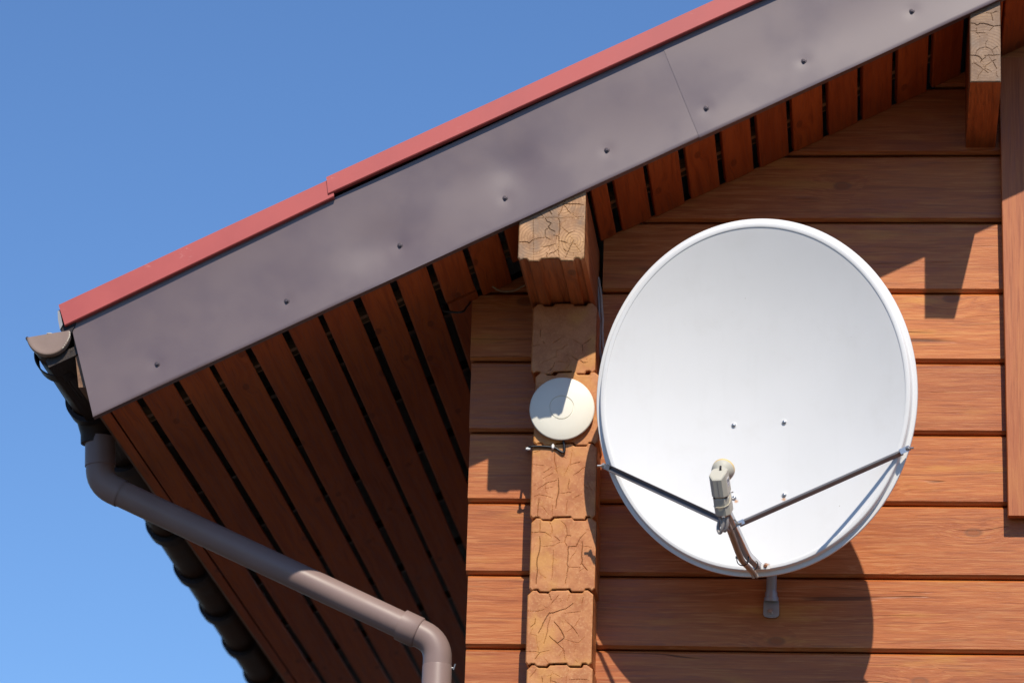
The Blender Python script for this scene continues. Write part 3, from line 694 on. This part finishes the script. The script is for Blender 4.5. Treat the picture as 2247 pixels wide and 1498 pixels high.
# outlet funnel under the channel
ox_, oz_ = -2.2655, gz+GSL*.6
m_ = MB(); m_.lathe((ox_-.012, PY, oz_), (0, 0, -1), [(.062, .030), (.060, .052), (.052, .075), (PR+.004, .094), (PR+.002, .12)], 28); m_.build('outlet', M['gutter'], gut, smooth=35)
pipe = thing('downpipe', (-1.245, PY, 2.0), 'grey brown plastic downpipe slanting from the gutter back to the house corner', 'downpipe')
A0 = at(221, 962, PY); A1 = at(224, 1060, PY); B1 = at(951, 1412, PY); B2 = np.array([at(959, 1470, PY)[0], PY, 0.3])
B1 = np.array([B2[0], PY, at(959, 1408, PY)[2]]); A1 = np.array([A0[0]+.004, PY, A1[2]])
top = np.array([A0[0], PY, oz_-.10])
dd = (B1-A1)/np.linalg.norm(B1-A1)
def elbow(c, d1, d2, L1, L2, r_, rad, name):
    P = fillet([c+d1*L1, c, c+d2*L2], r_, 9); m_ = MB(); m_.tube(P, rad, 26, cap=False); return m_.build(name, M['pipe'], pipe, smooth=50)
up = np.array([0, 0, 1.0])
m_ = MB(); m_.tube([top, top-up*.02, A1+up*.052], [PR+.0035]*3, 26); m_.build('inlet_socket', M['pipe'], pipe, smooth=50)
elbow(A1, up, dd, .06, .075, .05, PR+.0005, 'elbow')
m_ = MB(); m_.tube([A1+dd*.06, B1-dd*.06], PR-.002, 26); m_.build('slanted_pipe', M['pipe'], pipe, smooth=50)
elbow(B1, -dd, -up, .085, .075, .052, PR, 'elbow')
m_ = MB(); m_.tube([B1-dd*.118, B1-dd*.120, B1-dd*.066, B1-dd*.062], [PR-.001, PR+.0045, PR+.0045, PR+.001], 26); m_.build('pipe_socket', M['pipe'], pipe, smooth=50)
m_ = MB(); m_.tube([B1-up*.066, B1-up*.070, B2], [PR-.0005, PR+.001, PR+.001], 26); m_.build('upright_pipe', M['pipe'], pipe, smooth=50)
c_ = B1-up*.075; m_ = MB(); m_.tube([c_+(.035, 0, 0), c_+(.052, .0, 0)], .0025, 8); m_.tube([c_+(.048, -.006, -.006), c_+(.053, -.008, .010)], .0025, 8); m_.build('pipe_clip', M['bolt'], pipe)

# ------------------------------------------------------------ satellite dish
DC = np.array([-.3272, -.4444, 4.5343]); DA, DE = -.2072, -.1201
DN = np.array([math.sin(DA)*math.cos(DE), -math.cos(DA)*math.cos(DE), math.sin(DE)])
DR = np.array([math.cos(DA), math.sin(DA), 0]); DU = np.cross(DR, -DN); DU = DU if DU[2] > 0 else -DU
EA, EB, DEPTH = .4545, .5009, .067
IA, IB = EA-.0305, EB-.029
def D(u, v, w_): return DC+DR*u+DU*v+DN*w_
def surf(u, v): return -DEPTH*(1-(u/IA)**2-(v/IB)**2)
def on_surf(x, y):                                 # pixel on the reflector
    d = ray(x, y); w_ = -.07
    for _ in range(6):
        t = ((DC+DN*w_-CAM)@DN)/(d@DN); p = CAM+d*t-DC; u, v = p@DR, p@DU; w_ = surf(u, v)
    return u, v, w_
dish = thing('satellite_dish', (-.284, 0, 4.03), 'large white satellite dish on a grey wall bracket, its receiver held out on struts', 'satellite dish')
BOLTS = [(1610, 933), (1721, 926.5), (1611, 1092), (1721, 1086)]
bp = [on_surf(*p) for p in BOLTS]
RUST = []
for (u, v, w_), (du, dv) in ((bp[2], (.006, -.0095)), (bp[3], (-.001, -.0115))):
    p = D(u+du, v+dv, surf(u+du, v+dv)); RUST.append((p[0], p[2], .0085, .007, .85))
for u, v in ((.002, -.468), (-.026, -.472), (.033, -.472)): p = D(u, v, .01); RUST.append((p[0], p[2], .008, .006, .8))
nth = 192
prof = [(.0005, None)]+[(k/14, None) for k in range(1, 15)]
off = [(.0006, .0016), (.0022, .0024), (.0065, .0027), (.0115, .0022), (.0140, .0002), (.0172, -.0140), (.0190, -.0160), (.0230, -.0166), (.0285, -.0172), (.0300, -.0185), (.0302, -.0250)]
V = []; Fc = []
def ring_pts(q, d, w_):
    out = []
    for j in range(nth):
        th = 2*math.pi*j/nth; a, b = (IA, IB) if w_ is None else (IA+d, IB+d*.029/.0305)
        if w_ is None: u, v = a*q*math.cos(th), b*q*math.sin(th); out.append(D(u, v, surf(u, v)))
        else: out.append(D(a*math.cos(th), b*math.sin(th), w_+.0006*noise.noise((math.cos(th)*2, math.sin(th)*2, d*100))))
    return out
rows = [ring_pts(q, 0, None) for q, _ in prof]+[ring_pts(1, d, w_) for d, w_ in off]
rows += [ring_pts(1, .0285, -.0250), ring_pts(1, .0280, -.0205), ring_pts(1, .0160, -.0185), ring_pts(1, .0120, -.0008), ring_pts(1, -.001, -.0010)]
rows.append([p-DN*.0025 for p in ring_pts(.985, 0, None)])
rows += [[p-DN*.0025 for p in ring_pts(q, 0, None)] for q in (.7, .35, .0005)]
V = [p for r_ in rows for p in r_]
for i in range(len(rows)-1):
    for j in range(nth): Fc.append((i*nth+j, i*nth+(j+1) % nth, (i+1)*nth+(j+1) % nth, (i+1)*nth+j))
Fc += [tuple(range(nth-1, -1, -1)), tuple((len(rows)-1)*nth+j for j in range(nth))]
dm = reflector_mat()
obj('reflector', V, Fc, dm, dish, smooth=28, origin=(0, 0, 0))
for (u, v, w_) in bp:                              # mounting bolts in small dimples
    p = D(u, v, w_); m_ = MB()
    m_.lathe(p, DN, [(.0062, -.002), (.0062, .0016), (.0052, .0036), (.0030, .0048), (.0012, .0050)], 18)
    m_.lathe(p, DN, [(.0016, .0049), (.0016, .0056)], 6)
    m_.build('bolt', M['bolt'], dish, smooth=40)
    m_ = MB(); m_.lathe(p, DN, [(.0086, -.001), (.0086, .0007), (.0078, .0011), (.006, .0011)], 24); m_.build('washer', dm, dish, smooth=30, origin=(0, 0, 0))
# wall bracket behind the dish
m_ = MB(); fx, fz = -.2835, 4.035
foot = [(fx+a, -.0115, fz+b) for a, b in ((-.0225, -.014), (-.019, -.021), (-.006, -.0245), (.010, -.0245), (.019, -.021), (.0225, -.014), (.0215, .022), (.016, .045), (-.016, .045), (-.0215, .022))]
m_.prism(foot, (0, .0065, 0)); wb = m_.build('bracket_foot', M['tube'], dish)
m_ = MB(); P = spline([(fx, -.016, fz+.022), (fx, -.022, fz+.05), (fx+.001, -.035, fz+.09), (fx+.001, -.075, fz+.20), (fx-.005, -.16, fz+.36), (fx-.02, -.27, fz+.44), (fx-.024, -.325, fz+.46)], 6)
m_.tube(P, [.0205 if i < 3 else .0175 if i < 6 else .0145 for i in range(len(P))], 18); m_.build('bracket_tube', M['tube'], dish, smooth=40)
m_ = MB(); m_.lathe((fx-.001, -.012, fz-.007), (0, -1, 0), [(.0085, 0), (.0085, .002), (.0066, .0021)], 18); m_.lathe((fx-.001, -.012, fz-.007), (0, -1, 0), [(.0066, .001), (.0066, .008), (.0055, .009)], 6); m_.build('foot_bolt', M['bolt'], dish)
m_ = MB(); m_.box((fx+.001, -.009, fz+.52), np.eye(3), (.022, .006, .03)); m_.tube([(fx+.001, -.012, fz+.52), (fx-.01, -.20, fz+.47), (fx-.02, -.29, fz+.455)], .013, 14); m_.build('upper_stay', M['tube'], dish, smooth=40)
uc, vc = np.mean([b[0] for b in bp]), np.mean([b[1] for b in bp])
m_ = MB(); m_.box(D(uc, vc, -.100), (DR, DU, DN), (.085, .115, .012)); m_.build('back_plate', M['tube'], dish)
# feed arm: square tube with a kink, in the plane u = UA
UA = .0085
arm = [D(UA, -.4735, .004), D(UA, -.4610, .130), D(UA, -.3925, .303), D(UA, -.352, .405)]
def sq_tube(P, h, wd, name, mat, parent):
    V = []; Fc = []; b = .22
    for i, p in enumerate(P):
        a = P[max(i-1, 0)]; c = P[min(i+1, len(P)-1)]; t = c-a; t = t/np.linalg.norm(t); nn = np.cross(DR, t)
        sec = [(-1, -1+b), (-1+b, -1), (1-b, -1), (1, -1+b), (1, 1-b), (1-b, 1), (-1+b, 1), (-1, 1-b)]
        V += [p+DR*x*wd+nn*y*h for x, y in sec]
    k = 8
    for i in range(len(P)-1):
        for j in range(k): Fc.append((i*k+j, i*k+(j+1) % k, (i+1)*k+(j+1) % k, (i+1)*k+j))
    Fc += [tuple(range(k-1, -1, -1)), tuple((len(P)-1)*k+j for j in range(k))]
    return obj(name, V, Fc, mat, parent, smooth=30)
arm_r = fillet(arm, .022, 5)
arm_o = sq_tube(arm_r, .0095, .0095, 'feed_arm', M['galv'], dish)
for u, m__ in ((-.0205, 'rust'), (.0285, 'rust')):
    m_ = MB(); p = D(u+.001, -.4755, .010); m_.lathe(p, DN, [(.0085, -.002), (.0085, .0022), (.006, .003)], 18); m_.lathe(p, DN, [(.0052, .002), (.0052, .0068), (.0035, .0082)], 12); m_.build('arm_bolt', M['rust'], dish, smooth=40)
m_ = MB(); m_.box(D(UA-.003, -.4765, .0125), (DR, DU, DN), (.037, .0075, .0018)); m_.build('arm_plate', dm, dish, origin=(0, 0, 0))
# struts: angle section from the rim to the arm
def strut(rim, node, side):
    d = node-rim; L_ = np.linalg.norm(d); d = d/L_
    zz = np.array([0, 0, 1.0]); up_ = zz-d*(zz@d); up_ /= np.linalg.norm(up_); o_ = np.cross(d, up_); o_ = o_ if o_[1] < 0 else -o_
    # rotate the angle so that one leaf shows above and one below
    w1, w2, t = (.0125, .0100, .0018) if side < 0 else (.0085, .0125, .0018)
    a1 = (up_*.82+o_*.57); a1 /= np.linalg.norm(a1)
    a2 = (-up_*.86+o_*.5); a2 -= d*(a2@d); a2 /= np.linalg.norm(a2)
    c = rim-o_*.004
    m_ = MB()
    p0, p1 = c+d*.012, c+d*(L_-.006)
    if side < 0: la, lb = (up_*.75+o_*.66), (-up_*.80+o_*.60)
    else: la, lb = (up_*.60-o_*.80), (-up_*.75-o_*.66)
    for leaf, wd in ((la, w1), (lb, w2)):
        leaf = leaf-d*(leaf@d); leaf /= np.linalg.norm(leaf); nn = np.cross(d, leaf)
        m_.prism([p0-nn*t/2, p0+nn*t/2, p0+nn*t/2+leaf*wd, p0-nn*t/2+leaf*wd], p1-p0)
    s_ = m_.build('strut', M['strut'], dish)
    m_ = MB(); ax = DR*side*.9+DN*.15; ax /= np.linalg.norm(ax)
    m_.box(rim+d*.010+o_*.004, (d, up_, o_), (.016, .0075, .0013))
    m_.lathe(rim+o_*.005, ax, [(.0075, -.003), (.0075, .0), (.0062, .001), (.0062, .0045)], 6); m_.tube([rim+o_*.005-ax*.006, rim+o_*.005+ax*.0165], .0030, 8)
    m_.build('strut_nut', M['bolt'], s_, smooth=40)
    m_ = MB(); m_.box(node-d*.004, (d, up_, o_), (.013, .0065, .0013)); m_.lathe(node+o_*.002, ax, [(.0062, -.006), (.0062, -.001), (.004, .001)], 6); m_.tube([node-ax*.012, node+ax*.009], .003, 8); m_.build('strut_end', M['bolt'], s_, smooth=40)
rl = D(-.4270, -.1758, .0); rr_ = D(.4262, -.1722, .004)
strut(rl, D(UA-.014, -.3945, .290), -1); strut(rr_, D(UA+.015, -.3965, .292), 1)
# receiver head (low noise block): two housings, feed horn, cables
hv = np.array([.51, -.86]); hv /= np.linalg.norm(hv); bv = np.array([-hv[1], hv[0]])       # (v, w) axes: towards the dish, and up the housing
def LW(u, h, b): # local: sideways, towards the dish, along the housing (0 = its top)
    v = -.2955+hv[0]*h+bv[0]*b; w_ = .4640+hv[1]*h+bv[1]*b; return D(UA+u, v, w_)
def housing(b0, b1, hw, h0, h1, ch, name, top_slope=.012):
    sec = [(-hw, h0+ch), (-hw+ch, h0), (hw-ch, h0), (hw, h0+ch), (hw, h1-ch*.6), (hw-ch*.6, h1), (-hw+ch*.6, h1), (-hw, h1-ch*.6)]
    V = []; Fc = []; lev = [(b0, .90), (b0-.003, 1.0), (b1+.003, 1.0), (b1, .92)]
    for b, k in lev:
        for u, h in sec:
            bb = b-(top_slope if h < h0+ch*.5 and b > b1+.01 else 0)*1.0
            V.append(LW(u*k, (h0+h1)/2+(h-(h0+h1)/2)*k, bb))
    n = 8
    for i in range(3):
        for j in range(n): Fc.append((i*n+j, i*n+(j+1) % n, (i+1)*n+(j+1) % n, (i+1)*n+j))
    Fc += [tuple(range(n-1, -1, -1)), tuple(3*n+j for j in range(n))]
    return obj(name, V, Fc, M['lnb'], dish, smooth=25)
lnb = housing(.004, -.0600, .0218, -.004, .052, .010, 'receiver_head', .010)
lnb2 = housing(-.0615, -.1135, .0208, -.0015, .050, .010, 'receiver_clamp', 0)
m_ = MB(); m_.box(LW(0.001, -.0042, -.033), (DR, D(0, bv[0], bv[1])-DC, D(0, hv[0], hv[1])-DC), (.0006, .024, .0004)); m_.build('seam', M['tube'], lnb)
m_ = MB(); m_.box(LW(0, .024, -.0608), (DR, D(0, bv[0], bv[1])-DC, D(0, hv[0], hv[1])-DC), (.0188, .0016, .023)); m_.build('joint_gap', M['strap'], lnb2)
m_ = MB(); Ps = [LW(-.0213, .03, -.087), LW(-.0213, .008, -.086), LW(-.012, -.0022, -.0862), LW(.010, -.0022, -.0850), LW(.0213, .010, -.080), LW(.0216, .030, -.066)]
m_.tube(spline(Ps, 4), .0010, 6); m_.build('clamp_seal', M['lnb_pale'], lnb2)
m_ = MB(); m_.box(LW(.0221, .026, -.026), (D(0, hv[0], hv[1])-DC, D(0, bv[0], bv[1])-DC, DR), (.010, .0115, .0004)); stk = m_.build('sticker', M['sticker'], lnb)
# flat print on the sticker: rows of small marks, blurred to bars in the photograph
m_ = MB()
for k in range(7): m_.box(LW(.0227, .0195+k*.0021, -.0215), (D(0, hv[0], hv[1])-DC, D(0, bv[0], bv[1])-DC, DR), (.00055, .0045, .0002))
for k in range(2): m_.box(LW(.0227, .026, -.0305-k*.0028), (D(0, hv[0], hv[1])-DC, D(0, bv[0], bv[1])-DC, DR), (.0055, .0005, .0002))
m_.build('printed_bars', M['ink'], lnb)
hax = D(0, hv[0], hv[1])-DC; hc = LW(-.001, .050, -.014)
m_ = MB(); m_.lathe(hc, hax, [(.015, -.01), (.016, .006), (.0215, .012), (.0285, .018), (.0300, .022), (.0300, .030)], 32); horn = m_.build('feed_horn', M['lnb'], dish, smooth=35)
m_ = MB(); m_.lathe(hc, hax, [(.0298, .0285), (.0306, .030), (.0306, .036), (.027, .039), (.012, .041)], 32); m_.build('horn_cap', M['horn_cap'], dish, smooth=35)
m_ = MB(); m_.tube([LW(.004, .034, .004), LW(.004, .036, .010), LW(.0045, .040, .014)], .0030, 8); m_.build('horn_screw', M['strap'], dish)
for b in (-.0635, -.0835):
    m_ = MB(); m_.tube([LW(.020, .046, b), LW(.0262, .048, b)], .0026, 8); m_.build('clamp_screw', M['bolt'], lnb2)
# coax: two loops below the housing, then down the arm
def coil(P, r_, mat, name): m_ = MB(); m_.tube(spline(P, 8), r_, 9); return m_.build(name, mat, dish, smooth=True)
def px(x, y, w_):
    d = ray(x, y); t = ((DC+DN*w_-CAM)@DN)/(d@DN); return CAM+d*t
q = [(1579, 1134, .395), (1583, 1146, .392), (1585, 1160, .388), (1580, 1169, .384), (1575.5, 1162, .382), (1576, 1151, .381), (1580, 1141, .378), (1587, 1150, .365), (1594, 1158, .345), (1602, 1165, .318)]
coil([px(*p) for p in q], .0042, M['cable_grey'], 'receiver_cable')
q = [(1589, 1134, .398), (1588, 1147, .394), (1584, 1160, .390), (1581, 1168, .384), (1578, 1166, .378), (1577, 1156, .374), (1583, 1146, .366), (1592, 1150, .350)]
coil([px(*p) for p in q], .0042, M['cable_grey'], 'receiver_cable')
q = [(1596, 1134, .396), (1596, 1148, .392), (1594, 1160, .386), (1590, 1164.5, .380), (1588, 1158, .372), (1593, 1146, .350), (1599, 1150, .33)]
coil([px(*p) for p in q], .0042, M['cable_grey'], 'receiver_cable')
for k, dx in enumerate((0, 7)):
    q = [(1594+dx*.7, 1140, .345), (1603+dx, 1165, .300), (1613+dx, 1192, .235), (1621+dx, 1213, .180), (1629+dx, 1229, .135), (1641+dx, 1242, .085), (1652+dx, 1254, .045), (1657+dx*1.1, 1265-k*1.5, .030)]
    coil([px(x-3, y+2, w_+.012) for x, y, w_ in q], .0046, M['cable_brown'], 'arm_cable')
def tie(c, t, rx, ry, name='cable_tie'):
    nn = np.cross(DR, t); nn /= np.linalg.norm(nn); m_ = MB()
    P = [c+DR*rx*math.cos(a)+nn*ry*math.sin(a) for a in np.linspace(0, 2*math.pi, 25)]
    m_.tube(P, .0016, 6); e = c-DR*rx*.95-nn*ry*.4; m_.box(e, (DR, nn, t/np.linalg.norm(t)), (.004, .003, .003)); m_.build(name, M['black'], dish)
for (x, y, w_) in ((1604, 1150, .312), (1630, 1227, .135), (1650, 1238, .065)):
    c = px(x, y, w_+.006); t = (arm[2]-arm[1]) if w_ > .2 else (arm[1]-arm[0])
    tie(c, t, .0165, .0165)

# ------------------------------------------------------------ small round antenna on the log ends, and cables
ac = np.array([-.8795, YC-.006, 4.5772]); ar = .0930
ant = thing('round_antenna', tuple(ac), 'small round cream antenna disc screwed to the stacked log ends left of the dish', 'antenna')
m_ = MB(); m_.lathe(ac, (0, -1, 0), [(.084, -.004), (.088, .004), (ar-.0015, .010), (ar, .0135), (ar-.002, .0165), (.080, .0205), (.060, .0245), (.0358, .0268), (.0350, .0242), (.0328, .0242), (.0320, .0270), (.020, .0278), (.0015, .0282)], 96)
m_.build('housing', M['antenna'], ant, smooth=35)
m_ = MB(); m_.box(ac+np.array([0, -.002, 0]), np.eye(3), (.05, .006, .05)); m_.build('mounting_base', M['antenna'], ant)
cb = thing('antenna_cable', tuple(at(1200, 980, YC)), 'black cable clipped across the log end just below the round antenna disc', 'cable')
q = [(1236, 962, -.150), (1237, 970, -.149), (1239, 984, -.149), (1237.5, 991, -.149), (1234, 992, -.149), (1227, 988, -.148), (1219, 983, -.147), (1208, 980.5, -.147), (1190, 979, -.147), (1172, 979, -.147), (1163, 980, -.146), (1159, 982, -.138), (1157.5, 984, -.10), (1158, 985, -.03), (1158.5, 985, -.004)]
m_ = MB(); m_.tube(spline([at(*p) for p in q], 6), .0036, 9); m_.build('cable', M['black'], cb, smooth=True)
for (x, y, dx) in ((1213.5, 980, 0), (1158.5, 983, 1)):
    p = at(x, y, YC-.006); m_ = MB()
    if dx == 0:
        m_.lathe(p+np.array([0, .006, 0]), (0, -1, 0), [(.0042, 0), (.0048, .006), (.0046, .010), (.003, .0125)], 12); V_ = m_.v; m_.v = [(v[0]*1+0, v[1], p[2]+(v[2]-p[2])*1.7) for v in m_.v]
    else: m_.tube([p+np.array([.006, .004, 0]), p+np.array([-.001, .003, -.001]), p+np.array([-.0062, .002, -.001])], [.0055, .005, .0028], 10)
    m_.build('cable_clip', M['white'], cb, smooth=40)
q = [(1312.5, 608, -.012), (1315, 622, -.014), (1318.5, 645, -.013), (1321, 680, -.012), (1322.5, 700, -.012), (1322, 735, -.012), (1326, 775, -.012), (1340, 810, -.012), (1380, 850, -.014), (1450, 890, -.03), (1540, 930, -.12)]
m_ = MB(); m_.tube(spline([at(*p) for p in q], 5), .0038, 8); o_ = m_.build('wall_cable', M['cable_brown'], smooth=True)
tag(o_, 'bowed tan cable in the wall corner under the beam, outer of two', 'cable', 'cables running down the wall corner')
q = [(1311.5, 628, -.012), (1314, 660, -.012), (1315.5, 700, -.012), (1316, 735, -.012), (1318, 780, -.012), (1332, 830, -.012), (1375, 872, -.014), (1450, 908, -.03), (1540, 945, -.12)]
m_ = MB(); m_.tube(spline([at(*p) for p in q], 5), .0036, 8); o_ = m_.build('wall_cable', M['cable_grey'], smooth=True)
tag(o_, 'straight grey cable tight against the stacked log ends, inner of two', 'cable', 'cables running down the wall corner')
q = [(972, 668, -.08), (973, 680, -.085), (985, 683.5, -.09), (1003, 685.5, -.09), (1017, 683, -.085), (1023, 675, -.06), (1029, 668, -.02), (1036, 655, .03)]
m_ = MB(); m_.tube(spline([at(*p) for p in q], 6), .0034, 8); o_ = m_.build('soffit_cable', M['black'], smooth=True)
tag(o_, 'black cable sagging out of the soffit gap beside the uppermost log stub', 'cable')
q = [(1080, 628, -.12), (1095, 637, -.11), (1112, 639.5, -.10), (1130, 637, -.10), (1143, 630, -.11), (1155, 624, -.12)]
m_ = MB(); m_.tube(spline([at(*p) for p in q], 6), .0030, 8); o_ = m_.build('soffit_wire', M['batten'], smooth=True)
tag(o_, 'pale thin wire hanging in the dark gap left of the projecting beam', 'wire')
